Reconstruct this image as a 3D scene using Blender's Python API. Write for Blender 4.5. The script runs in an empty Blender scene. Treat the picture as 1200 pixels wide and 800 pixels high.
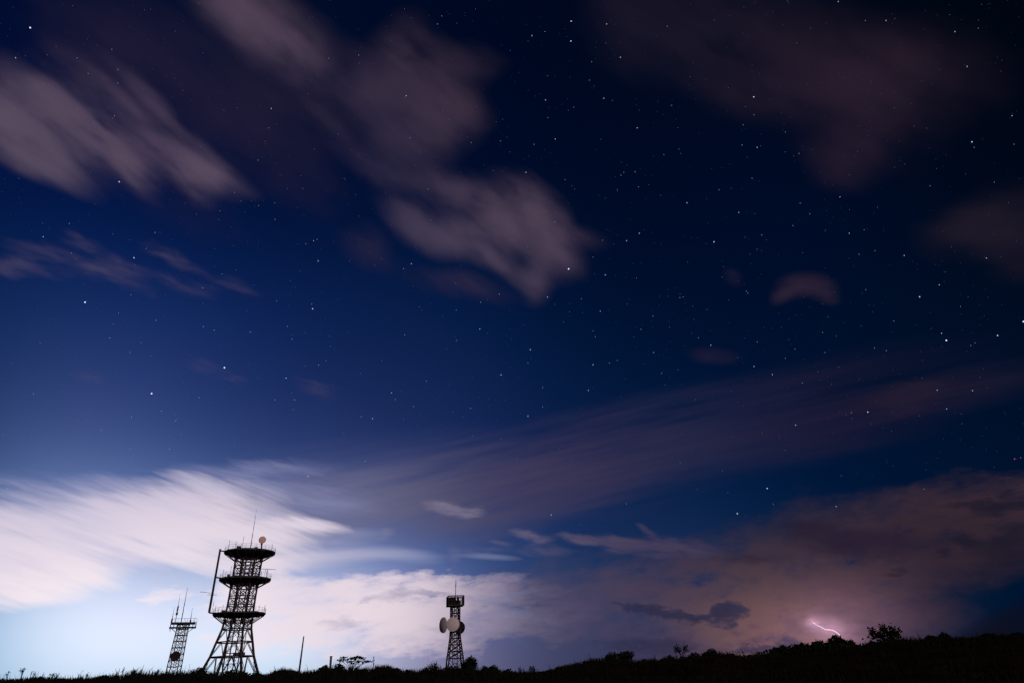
import bpy, bmesh, math, random
import numpy as np
from mathutils import Vector, Matrix, noise

random.seed(7)
PI = math.pi
sc = bpy.context.scene
C = bpy.context.collection

# ------------------------------------------------------------------ camera
F = 672.0                       # focal length for a 1200 px wide frame (20 mm lens)
up = Vector((-61.0, 1172.0, -672.0)).normalized()      # world Z seen by the camera
fwd = Vector((0, 0, -1))
Yc = (fwd - up * fwd.dot(up)).normalized()
Xc = Yc.cross(up).normalized()
R = Matrix((Xc, Yc, up))        # camera -> world
CAM = Vector((0, 0, 1.6))

def ray(px, py):
    return (R @ Vector((px - 600.0, 400.0 - py, -F))).normalized()

def project(P):
    q = R.transposed() @ (Vector(P) - CAM)
    return 600 + F * q.x / -q.z, 400 - F * q.y / -q.z

def az_of(px, py):
    d = ray(px, py)
    return math.atan2(d.x, d.y)

def tan_el(px, py):
    d = ray(px, py)
    return d.z / math.hypot(d.x, d.y)

def at(px, py, D):
    d = ray(px, py)
    k = D / math.hypot(d.x, d.y)
    return CAM + d * k

cam_data = bpy.data.cameras.new('camera')
cam_data.sensor_width = 36.0
cam_data.lens = 36.0 * F / 1200.0
cam_data.clip_start = 0.1
cam_data.clip_end = 90000.0
cam = bpy.data.objects.new('camera', cam_data)
C.objects.link(cam)
cam.matrix_world = Matrix.Translation(CAM) @ R.to_4x4()
sc.camera = cam

sc.view_settings.view_transform = 'Standard'
sc.view_settings.look = 'None'
sc.view_settings.exposure = 0
sc.view_settings.gamma = 1
sc.view_settings.use_curve_mapping = False
sc.render.engine = 'CYCLES'
sc.cycles.use_denoising = False
sc.cycles.max_bounces = 2
sc.cycles.use_adaptive_sampling = True
sc.cycles.adaptive_threshold = 0.03
sc.cycles.adaptive_min_samples = 12
sc.render.film_transparent = False

def lin(c):
    out = []
    for v in c:
        v = max(v, 0) / 255.0
        out.append(v / 12.92 if v <= 0.04045 else ((v + 0.055) / 1.055) ** 2.4)
    return tuple(out)

# ------------------------------------------------------------------ sky (world shader)
world = bpy.data.worlds.new('World')
sc.world = world
world.use_nodes = True
nt = world.node_tree
nt.nodes.clear()
N, LK = nt.nodes, nt.links

def setin(sock, v):
    if isinstance(v, bpy.types.NodeSocket):
        LK.new(v, sock)
    else:
        sock.default_value = v

def M(op, a, b=None, c=None, clamp=False):
    n = N.new('ShaderNodeMath'); n.operation = op; n.use_clamp = clamp
    for i, v in enumerate((a, b, c)):
        if v is not None: setin(n.inputs[i], v)
    return n.outputs[0]

def VM(op, a, b=None, c=None, s=None):
    n = N.new('ShaderNodeVectorMath'); n.operation = op
    for i, v in enumerate((a, b, c)):
        if v is not None: setin(n.inputs[i], v)
    if s is not None: setin(n.inputs['Scale'], s)
    return n.outputs['Value'] if op in ('DOT_PRODUCT', 'LENGTH', 'DISTANCE') else n.outputs['Vector']

def smooth(v, a, b, lo=0.0, hi=1.0):
    n = N.new('ShaderNodeMapRange'); n.interpolation_type = 'SMOOTHSTEP'
    setin(n.inputs['Value'], v)
    n.inputs['From Min'].default_value = a; n.inputs['From Max'].default_value = b
    n.inputs['To Min'].default_value = lo; n.inputs['To Max'].default_value = hi
    return n.outputs['Result']

def mixc(f, a, b):
    n = N.new('ShaderNodeMix'); n.data_type = 'RGBA'
    setin(n.inputs[0], f)
    for i, v in ((6, a), (7, b)):
        if isinstance(v, tuple): v = (v[0], v[1], v[2], 1)
        setin(n.inputs[i], v)
    return n.outputs[2]

tc = N.new('ShaderNodeTexCoord')
DIR = VM('NORMALIZE', tc.outputs['Generated'])

def frame(x, y, rx, ry, deg):
    """two vectors + offsets turning a sky direction into ellipse coordinates"""
    a = math.radians(deg)
    c = ray(x, y)
    t1 = (ray(x + math.cos(a), y + math.sin(a)) - c) * rx
    t2 = (ray(x - math.sin(a), y + math.cos(a)) - c) * ry
    J = np.array([t1[:], t2[:]]).T
    P = np.linalg.pinv(J)
    A, B = P[0], P[1]
    return tuple(A), float(A @ np.array(c[:])), tuple(B), float(B @ np.array(c[:]))

def coords(x, y, rx, ry, deg, src=None):
    s = src if src is not None else DIR
    A, ka, B, kb = frame(x, y, rx, ry, deg)
    a = M('SUBTRACT', VM('DOT_PRODUCT', s, A), ka)
    b = M('SUBTRACT', VM('DOT_PRODUCT', s, B), kb)
    return a, b

def group(name, ins, outs, body):
    """make a node group; body runs with N and LK pointing inside it"""
    global N, LK
    g = bpy.data.node_groups.new(name, 'ShaderNodeTree')
    for n_, t_ in ins: g.interface.new_socket(name=n_, in_out='INPUT', socket_type=t_)
    for n_, t_ in outs: g.interface.new_socket(name=n_, in_out='OUTPUT', socket_type=t_)
    keep = (N, LK)
    N, LK = g.nodes, g.links
    gi = N.new('NodeGroupInput'); go = N.new('NodeGroupOutput')
    LK.new(body(*gi.outputs[:len(ins)]), go.inputs[0])
    N, LK = keep
    return g

def use(g, *vals):
    n = N.new('ShaderNodeGroup'); n.node_tree = g
    for i, v in enumerate(vals): setin(n.inputs[i], v)
    return n.outputs[0]

FL, VE = 'NodeSocketFloat', 'NodeSocketVector'
def _coord(d, A, ka, B, kb):
    a = M('SUBTRACT', VM('DOT_PRODUCT', d, A), ka)
    b = M('SUBTRACT', VM('DOT_PRODUCT', d, B), kb)
    return a, b
def _lobe(acc, d, A, ka, B, kb, w):
    a, b = _coord(d, A, ka, B, kb)
    r2 = M('MULTIPLY_ADD', a, a, M('MULTIPLY', b, b))
    return M('MULTIPLY_ADD', M('EXPONENT', M('MULTIPLY', r2, -1.0)), w, acc)
G_LOBE = group('sky_lobe', [('Acc', FL), ('Dir', VE), ('A', VE), ('kA', FL), ('B', VE), ('kB', FL), ('W', FL)], [('Value', FL)], _lobe)
def _plane(d, A, ka, B, kb, seed):
    a, b = _coord(d, A, ka, B, kb)
    cb = N.new('ShaderNodeCombineXYZ')
    setin(cb.inputs[0], a); setin(cb.inputs[1], b); setin(cb.inputs[2], seed)
    return cb.outputs[0]
G_PLANE = group('sky_plane', [('Dir', VE), ('A', VE), ('kA', FL), ('B', VE), ('kB', FL), ('Seed', FL)], [('Vector', VE)], _plane)
def _rbf(acc, d, c, w, k):
    q = VM('DISTANCE', d, c)
    return VM('ADD', acc, VM('SCALE', w, s=M('EXPONENT', M('MULTIPLY', M('MULTIPLY', q, q), k))))
G_RBF = group('sky_kernel', [('Acc', VE), ('Dir', VE), ('C', VE), ('W', VE), ('K', FL)], [('Vector', VE)], _rbf)

def lobe(x, y, rx, ry, deg=0, w=1.0, src=None, acc=0.0):
    A, ka, B, kb = frame(x, y, rx, ry, deg)
    return use(G_LOBE, acc, src if src is not None else DIR, A, ka, B, kb, w)

def tex(x, y, L, W, deg, seed, detail, rough, src=None):
    A, ka, B, kb = frame(x, y, L, W, deg)
    n = N.new('ShaderNodeTexNoise'); n.noise_dimensions = '3D'
    LK.new(use(G_PLANE, src if src is not None else DIR, A, ka, B, kb, seed), n.inputs['Vector'])
    n.inputs['Scale'].default_value = 1.0
    n.inputs['Detail'].default_value = detail
    n.inputs['Roughness'].default_value = rough
    return n

def fbm(x, y, L, W, deg, seed, detail=4.0, rough=0.5, src=None):
    return tex(x, y, L, W, deg, seed, detail, rough, src).outputs['Fac']

def field(samples, base, sig, centres=None, lam=0.02):
    """smooth sky colour through measured samples: gaussians over directions, in log space"""
    pts = np.array([ray(s[0], s[1])[:] for s in samples])
    cen = np.array([ray(*c)[:] for c in centres]) if centres else pts
    b = np.log(np.array(lin(base)) + 1e-4)
    T = np.log(np.array([lin(s[2]) for s in samples]) + 1e-4) - b
    K = np.exp(-((pts[:, None, :] - cen[None]) ** 2).sum(-1) / sig ** 2)
    W = np.linalg.solve(K.T @ K + lam * np.eye(len(cen)), K.T @ T)
    acc = tuple(b)
    for c, w in zip(cen, W):
        acc = use(G_RBF, acc, DIR, tuple(c), tuple(w), -1.0 / sig ** 2)
    sp = N.new('ShaderNodeSeparateXYZ'); LK.new(acc, sp.inputs[0])
    cb = N.new('ShaderNodeCombineXYZ')
    for i in range(3):
        setin(cb.inputs[i], M('EXPONENT', sp.outputs[i]))
    return cb.outputs[0]

# clear-sky colour, darkest overhead on the right, glow of a town below on the left
CLEAR = [
 (20,20,(1,9,50)),(200,60,(1,10,46)),(400,20,(1,8,40)),(600,60,(0,5,34)),(800,150,(0,6,34)),(1000,20,(0,4,24)),(1180,40,(0,2,18)),
 (1150,200,(0,5,28)),(20,250,(4,22,74)),(300,240,(3,16,62)),(400,300,(4,20,66)),(700,250,(0,9,42)),(900,250,(0,8,40)),(1050,300,(0,9,38)),
 (1190,380,(0,9,34)),(30,380,(25,46,102)),(200,400,(26,46,104)),(400,400,(14,32,86)),(600,400,(5,22,68)),(800,400,(0,14,50)),(1000,400,(0,12,44)),
 (20,500,(64,84,134)),(100,520,(66,86,138)),(200,500,(52,72,126)),(300,500,(44,62,116)),(400,500,(34,50,104)),(600,470,(14,32,80)),(800,470,(4,20,60)),
 (1180,520,(0,14,48)),(950,545,(1,20,58)),(800,590,(10,34,80)),(650,600,(20,44,96)),(480,625,(66,84,136)),(400,560,(54,70,122)),(1060,570,(0,18,54)),
 (250,545,(62,82,134)),(30,545,(64,84,134)),(550,650,(62,86,142)),(700,620,(22,42,88)),(900,600,(4,24,66)),
 (20,720,(190,212,240)),(20,780,(206,225,248)),(140,700,(194,208,236)),(140,770,(209,224,246)),(180,680,(196,210,240)),(220,760,(214,226,248)),
 (250,690,(198,208,238)),(330,760,(216,222,244)),(370,680,(176,188,222)),(400,770,(206,212,236)),(450,775,(170,174,204)),(520,770,(120,124,160)),(480,665,(110,124,168)),
 (600,770,(84,84,120)),(700,770,(62,60,94)),(800,765,(58,50,84)),(900,765,(60,50,84)),(1000,765,(40,34,66)),
 (1150,730,(0,20,54)),(1195,700,(0,17,50)),(1120,740,(6,22,54)),(1190,650,(0,16,46)),
]
cen = [(x, y) for y in (0, 190, 380, 520, 640, 780) for x in (-20, 170, 360, 560, 800, 1020, 1220)]
CLEAR = [(x, y, (r, g + (3 if g < 40 else 0), b * (.95 if b < 110 else 1.0))) for x, y, (r, g, b) in CLEAR]
clear = field(CLEAR, (0, 7, 34), 0.26, cen, lam=0.01)
col = clear

def noisevec(x, y, L, W, deg, seed, detail, rough, amp, src=None):
    n = tex(x, y, L, W, deg, seed, detail, rough, src)
    v = VM('SUBTRACT', n.outputs['Color'], (.5, .5, .5))
    return VM('SCALE', v, s=amp)

# wind-drawn warp for the high clouds, billowing warp for the low ones, long smears for the bright one
DIRU = VM('ADD', DIR, VM('ADD', noisevec(300, 200, 100, 60, 36, 4.4, 2, .45, .045), noisevec(300, 200, 60, 18, 38, 9.1, 1, .5, .012)))
DIRL = VM('ADD', DIR, VM('ADD', noisevec(700, 680, 70, 34, -3, 1.4, 5, .62, .060), noisevec(700, 680, 14, 8, 0, 7.9, 3, .6, .012)))
DIRS = VM('ADD', DIR, VM('ADD', noisevec(160, 620, 130, 30, 12, 2.9, 3, .5, .045), noisevec(160, 620, 60, 9, 20, 6.9, 2, .5, .012)))
DIRB = VM('ADD', DIR, noisevec(700, 530, 200, 40, -12, 3.3, 3, .5, .050))

def cloud(colour, lobes, k=1.6, thr=0.10, amax=1.0, noises=(), src=None, sig=0.22):
    """one cloud: gaussian lobes give its extent, stretched noise its texture, thickness its opacity"""
    global col
    d = None
    for l in lobes:
        d = lobe(*l, src=src, acc=0.0 if d is None else d)
    m = 1.0
    for (nx, ny, L, W, deg, seed, amp, det, rough) in noises:
        n = fbm(nx, ny, L, W, deg, seed, det, rough)
        m = M('MULTIPLY_ADD', M('SUBTRACT', n, 0.5), amp * 2, m)
    if not isinstance(m, float): d = M('MULTIPLY', d, M('MAXIMUM', m, 0.0))
    t = M('MAXIMUM', M('SUBTRACT', d, thr), 0.0)
    a = M('MULTIPLY', M('SUBTRACT', 1.0, M('EXPONENT', M('MULTIPLY', t, -k))), amax)
    if isinstance(colour, list):
        colour = field(colour, colour[0][2], sig, lam=0.03)
    elif isinstance(colour, tuple):
        colour = lin(colour)
    col = mixc(a, col, colour)
    return a

# violet veil between the upper clouds
cloud((42,34,56), [(150,60,120,50,35,.7),(300,170,120,50,30,.5),(330,100,90,60,30,.7),(160,200,150,40,30,.3)], 1.3, .08, .7,
      [(200,90,120,45,36,2.2,1.3,4,.5)], DIRU)
# upper left cloud, blown into fibres
cloud([(60,150,(96,82,100)),(150,170,(90,76,96)),(240,195,(88,74,94)),(20,120,(82,70,90)),(180,110,(74,60,84))],
      [(-5,135,44,28,30,1.0),(50,155,60,26,34,1.0),(100,152,74,15,36,.85),(125,175,60,12,42,.6),(200,138,56,8,45,.5),(208,188,62,15,26,.95),(235,200,34,12,30,.7),(145,198,34,9,42,.7),(215,208,34,7,45,.6),(45,190,56,12,26,.6),(60,120,60,12,28,.35),(150,120,60,8,38,.3),(110,130,70,40,32,.3)],
      1.5, .02, .98, [(120,160,80,32,34,1.3,1.5,3,.45),(120,160,70,11,38,5.1,.45,1,.5)], DIRU)
# upper middle clouds
cloud([(320,30,(82,67,86)),(370,60,(76,62,80)),(480,110,(66,54,70)),(520,90,(60,46,66)),(440,170,(60,50,72)),(560,260,(84,70,88)),(640,260,(80,66,86)),(600,230,(80,66,84)),(420,200,(52,46,72))],
      [(285,15,50,26,20,.6),(330,42,54,28,32,1.1),(362,66,28,20,50,.5),
       (478,82,36,36,40,.75),(508,130,38,36,20,1.05),(430,108,44,18,22,.45),(465,160,50,22,38,.45),(430,195,40,15,40,.4),(395,150,40,10,45,.15),(545,80,34,20,0,.2),(480,210,40,14,38,.3),(520,220,40,14,30,.35),
       (484,262,34,15,36,1.0),(535,275,46,18,26,.8),(582,308,32,10,34,.5),(620,238,30,19,42,1.0),(645,280,20,34,-25,.75),(588,262,44,24,22,.85),(628,325,16,22,25,.4),(565,236,44,18,24,.6)],
      1.45, .02, .98, [(500,150,70,42,36,3.3,1.6,3,.45),(560,260,60,13,42,7.7,.4,1,.5)], DIRU)
cloud((62,50,70), [(680,276,24,9,15,.9),(540,335,46,13,15,.6),(430,290,30,20,40,.4)], 0.8, .04, .8, [(600,290,50,14,30,4.4,.8,2,.5)], DIRU)
# dim reddish clouds, upper right
cloud([(950,80,(41,29,45)),(1030,100,(42,30,44)),(820,40,(30,25,42)),(1000,180,(40,30,47)),(880,50,(38,28,42))],
      [(840,40,110,60,10,.8),(950,80,110,46,10,.9),(1050,85,80,46,0,.9),(1040,140,50,40,30,.5),(995,180,36,30,0,1.0),(740,20,50,60,10,.35),(900,120,60,24,20,.5)],
      1.0, .05, .98, [(950,80,90,50,24,8.8,1.25,2,.5)], DIRU)
cloud((38,30,43), [(1180,260,60,32,-10,1.0),(1125,272,40,20,-20,.7),(1195,300,40,26,0,.6)], 1.1, .05, .9, [(1160,260,70,34,-10,6.1,1.0,2,.5)], DIRU)
cloud((54,40,58), [(942,334,26,12,-2,1.0),(918,345,15,8,-30,.7),(968,343,16,10,35,.6)], 1.0, .08, .9, [(940,330,36,16,0,3.9,.9,3,.5)], None)
cloud((40,32,56), [(836,417,24,8,5,.9),(860,325,12,8,40,.6)], 1.0, .06, .8, [(840,410,30,12,5,1.9,.9,2,.5)], None)
# little streaks, left
cloud((84,74,100), [(10,308,36,7,5,.8),(50,295,36,10,12,.6),(112,316,26,8,20,1.0),(145,312,30,8,22,.6),(95,282,22,6,20,.5),(155,332,24,10,32,.5),(205,303,30,7,22,.7),(215,335,32,9,16,.5),(275,335,28,8,20,.4),(245,430,22,8,10,.3),(105,445,14,6,5,.4),(275,445,18,4,0,.3),(40,318,40,7,5,.4),(370,455,22,8,15,.4)],
      0.8, .05, .7, [(120,310,40,8,18,9.2,1.6,3,.5)], VM('ADD', DIR, noisevec(120, 310, 50, 20, 22, 1.2, 2, .5, .03)))

# wide thin band sweeping up to the right
cloud([(420,580,(102,100,130)),(560,570,(80,74,100)),(480,592,(101,98,126)),(700,540,(62,54,82)),(800,510,(48,42,70)),(950,500,(40,32,58)),(1080,465,(40,29,50)),(600,540,(66,60,90)),(360,590,(112,114,148)),(860,540,(34,36,66))],
      [(340,590,80,34,-4,.7),(450,580,110,38,-8,1.0),(590,556,110,32,-10,.95),(740,530,120,32,-13,.85),(860,505,120,26,-13,.8),(990,482,120,20,-12,.5),(1100,462,80,16,-10,.25),(900,530,110,16,-8,.4),(520,600,80,30,0,.55),(700,572,130,16,-10,.35),(640,600,110,12,-8,.2),(900,455,140,14,-13,.25),(700,490,160,14,-13,.2)],
      1.0, .02, .92, [(700,530,240,24,-12,11.4,1.7,4,.5),(700,530,120,8,-13,2.1,.9,3,.5)], DIRB)
cloud((50,36,48), [(1064,467,46,12,-4,.9)], 1.2, .1, .5, [(1060,467,60,14,-5,1.1,.8,3,.5)], DIRL)

# the big glowing cloud on the left
cloud([(40,640,(230,218,232)),(84,622,(228,216,229)),(150,620,(230,217,230)),(100,570,(196,188,212)),(250,600,(232,218,230)),(240,570,(216,203,220)),(350,620,(226,214,228)),(60,600,(216,204,222)),(20,690,(246,232,238)),(100,680,(246,231,238)),(180,650,(232,222,234))],
      [(-20,640,90,44,0,1.0),(60,627,90,38,-2,1.0),(150,612,90,36,-4,1.0),(235,606,80,32,0,1.0),(235,582,90,20,-4,.3),(300,625,70,18,2,.9),(20,685,70,22,0,.9),(85,675,50,20,-4,.75),(300,658,60,18,0,.5),(362,617,36,7,4,.8),(200,645,60,22,10,.6)],
      2.2, .13, .97, [(150,620,170,24,14,12.3,1.3,5,.55),(100,640,90,8,20,5.9,.7,3,.5)], DIRS)
# bluish thinner streaks through it
cloud((196,192,220), [(60,600,100,14,10,.6),(110,640,90,14,20,.8),(20,655,50,10,14,.8),(180,590,80,10,12,.5),(160,665,50,10,24,.5),(250,570,50,8,18,.5)],
      1.3, .16, .42, [(100,630,90,8,20,8.4,2.2,4,.55)], DIRS)
cloud((150,152,190), [(300,552,70,9,-4,.7),(325,575,60,12,18,.7),(380,585,60,14,8,.4),(20,575,70,14,3,.9),(110,565,60,10,-6,.6)], 1.3, .05, .6, [(310,560,70,11,10,7.1,1.6,4,.55)], DIRS)
cloud((176,178,210), [(310,600,16,9,0,.8)], 1.4, .1, .6, [(310,600,20,8,0,3.1,.9,4,.55)], DIRS)
# thin streaks to its right
cloud([(350,655,(214,205,222)),(440,648,(184,180,204)),(500,655,(134,142,180))],
      [(350,657,60,10,-4,.8),(430,649,50,6,-2,1.0),(482,652,32,7,5,.6),(400,628,60,12,-2,.3),(572,652,36,4,3,.4)],
      1.6, .10, .9, [(430,650,110,10,-1,10.1,.8,4,.5)])
# low bright bank behind the towers
bank = [(320,700,(238,222,232)),(320,740,(248,232,236)),(400,700,(230,214,226)),(455,723,(229,211,217)),(500,700,(204,190,206)),(520,740,(204,188,200)),(560,720,(174,158,176)),(600,700,(146,134,156)),(640,720,(108,98,122)),(680,740,(80,72,98)),(250,700,(240,226,236)),(380,740,(238,222,230)),(560,690,(164,150,170))]
cloud(bank,
      [(200,700,34,12,0,.5),(170,706,22,6,0,.5),(305,690,36,38,60,1.0),(330,730,80,30,0,1.1),(420,712,70,34,0,1.15),(490,712,60,34,0,1.0),(545,708,60,34,0,1.0),(605,702,50,30,0,.8),(655,725,50,30,0,.6),(500,752,80,16,0,.5),(395,684,40,9,-8,.5),(480,680,60,9,2,.4)],
      2.4, .26, .96, [(450,710,80,22,-4,13.7,1.7,6,.62),(450,710,24,9,-6,3.2,.7,5,.6)], DIRL)
cloud((118,122,158), [(508,697,18,4,6,.9),(430,705,16,5,-20,.4),(575,704,30,6,2,.6),(572,724,34,7,0,.6),(600,690,24,5,0,.6),(540,740,40,8,0,.5),(470,700,26,7,-15,.5),(620,720,30,9,0,.5),(400,735,30,6,-5,.35)], 2.2, .1, .7,
      [(500,700,26,7,0,2.8,1.1,5,.6)], DIRL)
# storm cloud over the right half
storm = [(700,680,(74,62,82)),(640,690,(80,74,100)),(760,660,(76,60,78)),(850,640,(60,49,70)),(870,680,(90,68,78)),(904,702,(98,70,74)),(900,725,(108,80,86)),(820,745,(96,74,92)),(940,690,(92,66,72)),(1000,660,(64,47,60)),(940,615,(46,37,58)),(1120,606,(58,42,55)),(1060,614,(62,45,58)),(1180,610,(60,43,55)),(1050,650,(68,49,60)),(1080,680,(64,46,60)),(1150,650,(44,33,47)),(1030,720,(80,57,74)),(1000,740,(98,68,88)),(720,740,(74,65,92)),(1100,700,(46,36,54)),(1140,670,(44,32,48))]
storm = [(x, y, (r, g, b * (.92 if x > 800 else 1))) for x, y, (r, g, b) in storm]
cloud(storm,
      [(740,690,90,36,0,.75),(850,700,80,56,0,1.1),(950,685,80,66,0,1.1),(1040,685,70,56,-30,1.0),(880,640,50,22,-10,.5),(945,612,26,30,0,.7),(1000,612,26,26,0,.6),(1060,615,70,32,-10,.9),(1150,600,70,26,-10,.95),(1220,600,50,34,0,.9),(1120,655,60,40,-25,.9),(1190,645,60,26,-20,.8),(690,720,60,36,0,.45),(930,750,130,26,0,.8),(640,700,40,40,0,.35)],
      1.35, .09, .97, [(950,650,80,34,-6,4.9,1.4,5,.55),(950,620,26,14,-10,8.9,1.1,4,.6)], DIRL, .18)
# darker lumps inside it
cloud((36,28,47), [(1010,632,62,14,4,1.6),(950,622,40,12,0,.6),(880,655,50,12,0,.4)], 2.0, .1, .85, [(1010,630,40,12,4,2.6,.8,5,.55)], DIRL)
cloud((26,24,40), [(1180,590,36,7,-10,.9),(1180,628,30,14,-24,.9),(1130,636,16,6,5,.9),(1105,650,9,5,0,.9),(1053,667,14,5,5,.6),(1200,650,50,12,-12,.6),(1150,590,40,4,-8,.6)],
      2.8, .10, .85, [(1150,620,36,12,-8,6.6,1.0,5,.55)], DIRL)
# pale wisps
cloud([(530,595,(138,128,150)),(620,630,(108,98,122)),(720,635,(90,78,100)),(800,640,(78,64,88))],
      [(524,595,20,6,12,1.1),(552,601,14,5,-8,.7),(622,628,18,5,15,1.0),(634,635,12,3,-10,.6),(680,632,22,4,12,1.1),(720,635,34,6,4,1.1),(775,641,50,9,2,.9),(758,622,14,4,45,.6),(532,652,10,7,60,.25),(587,637,12,4,10,.3),(452,625,10,8,-40,.35),(560,645,30,4,4,.25),(640,646,30,6,4,.35)],
      1.25, .06, .85, [(650,630,30,7,6,15.1,1.5,5,.6)], VM('ADD', DIR, noisevec(650, 630, 40, 14, 6, 1.2, 4, .6, .022)))
# dark scud in front of the bank
cloud((39,41,68), [(854,720,15,9,5,1.5),(838,717,9,8,0,1.0),(866,721,8,6,0,.6),(816,722,16,6,-5,1.0),(790,720,26,5,4,.8),(745,716,40,7,6,.6),(898,759,36,5,-5,1.3),(925,755,16,4,-6,.8),(795,738,20,10,0,.25),(760,756,70,12,0,.5)],
      3.6, .20, .9, [(820,720,16,8,0,16.4,.6,5,.6)], DIRL)
cloud((66,50,72), [(926,731,8,7,30,.9),(943,722,5,2,0,.5),(884,733,8,3,0,.5),(914,722,3,2,0,.8),(862,742,6,4,30,.5)], 1.3, .12, .7, [(926,731,9,6,0,1.7,.9,4,.6)])
# blue clear gap on the lower right, with a dim cloud in it
gapc = mixc(lobe(1165, 735, 60, 22, -12, .95, src=DIRL), lin((0, 15, 42)), lin((14, 14, 26)))
cloud(gapc, [(1232,776,260,83,-25,1.3)], 7.0, .36, .97, [(1150,720,120,26,-22,5.5,.2,4,.5)])
# glow of the flash
gl = M('ADD', lobe(972, 736, 24, 12, 14, .30), M('ADD', lobe(975, 740, 80, 50, 0, .10), lobe(952, 729, 8, 5, 0, .26)))
gl = M('MULTIPLY', gl, M('ADD', fbm(965, 725, 20, 10, 0, 2.0, 5, .62), 0.45))
col = VM('ADD', col, VM('SCALE', (1.0, .54, .76), s=gl))

bg = N.new('ShaderNodeBackground'); bg.inputs['Strength'].default_value = 1.0
LK.new(col, bg.inputs['Color'])
wo = N.new('ShaderNodeOutputWorld'); LK.new(bg.outputs[0], wo.inputs['Surface'])
world.cycles.sampling_method = 'MANUAL'; world.cycles.sample_map_resolution = 512

# ------------------------------------------------------------------ materials
def mat(name, rgb, rough=0.7, metal=0.0, var=0.35, scale=3.0, bump=0.0, spec=0.5):
    m = bpy.data.materials.new(name); m.use_nodes = True
    t = m.node_tree; b = t.nodes['Principled BSDF']
    b.inputs['Roughness'].default_value = rough; b.inputs['Metallic'].default_value = metal
    b.inputs['Specular IOR Level'].default_value = spec
    tcn = t.nodes.new('ShaderNodeTexCoord')
    nz = t.nodes.new('ShaderNodeTexNoise'); nz.inputs['Scale'].default_value = scale; nz.inputs['Detail'].default_value = 5
    t.links.new(tcn.outputs['Object'], nz.inputs['Vector'])
    r = t.nodes.new('ShaderNodeValToRGB')
    r.color_ramp.elements[0].position = .3; r.color_ramp.elements[1].position = .7
    r.color_ramp.elements[0].color = (*[c * (1 - var) for c in rgb], 1)
    r.color_ramp.elements[1].color = (*[min(1, c * (1 + var)) for c in rgb], 1)
    t.links.new(nz.outputs['Fac'], r.inputs[0]); t.links.new(r.outputs[0], b.inputs['Base Color'])
    if bump:
        bp = t.nodes.new('ShaderNodeBump'); bp.inputs['Strength'].default_value = bump
        t.links.new(nz.outputs['Fac'], bp.inputs['Height']); t.links.new(bp.outputs[0], b.inputs['Normal'])
    return m

def emit(name, rgb, s, see_through=False):
    m = bpy.data.materials.new(name); m.use_nodes = True
    t = m.node_tree; t.nodes.clear()
    e = t.nodes.new('ShaderNodeEmission'); e.inputs[0].default_value = (*rgb, 1); e.inputs[1].default_value = s
    o = t.nodes.new('ShaderNodeOutputMaterial'); t.links.new(e.outputs[0], o.inputs[0])
    if see_through:      # stars shine through: their light adds to the sky behind
        tr = t.nodes.new('ShaderNodeBsdfTransparent'); ad = t.nodes.new('ShaderNodeAddShader')
        t.links.new(tr.outputs[0], ad.inputs[0]); t.links.new(e.outputs[0], ad.inputs[1]); t.links.new(ad.outputs[0], o.inputs[0])
    m.cycles.emission_sampling = 'NONE'
    return m

STEEL = mat('night_dark_steel', (.035, .022, .028), .6, 0, .3, .8, 0, .25)  # near-black night look of the towers put into the base colour
DECK = mat('weathered_deck_plate', (.03, .02, .024), .7, 0, .3, .6)
DISH = mat('weathered_white_radome', (.66, .54, .56), .6, 0, .1, 1.2)
RADOME = mat('warm_lit_radome', (.78, .46, .40), .6, 0, .15, 1.2)  # pinkish cast of the warm town light put into the base colour
DARKDISH = mat('dark_drum_shroud', (.022, .013, .014), .9, 0, .3, 1.2, 0, .1)
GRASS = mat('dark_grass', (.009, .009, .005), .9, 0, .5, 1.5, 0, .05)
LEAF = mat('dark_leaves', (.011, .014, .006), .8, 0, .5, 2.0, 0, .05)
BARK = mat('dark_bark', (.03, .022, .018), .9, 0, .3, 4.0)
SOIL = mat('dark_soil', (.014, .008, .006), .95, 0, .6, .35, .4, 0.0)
WOODM = mat('weathered_wood', (.06, .045, .035), .9, 0, .3, 5.0)

# ------------------------------------------------------------------ mesh helpers
def link(name, me, parent=None):
    o = bpy.data.objects.new(name, me); C.objects.link(o)
    if parent is not None: o.parent = parent
    return o

def tag(o, label=None, cat=None, group=None, kind=None):
    if label: o['label'] = label
    if cat: o['category'] = cat
    if group: o['group'] = group
    if kind: o['kind'] = kind
    return o

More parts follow.
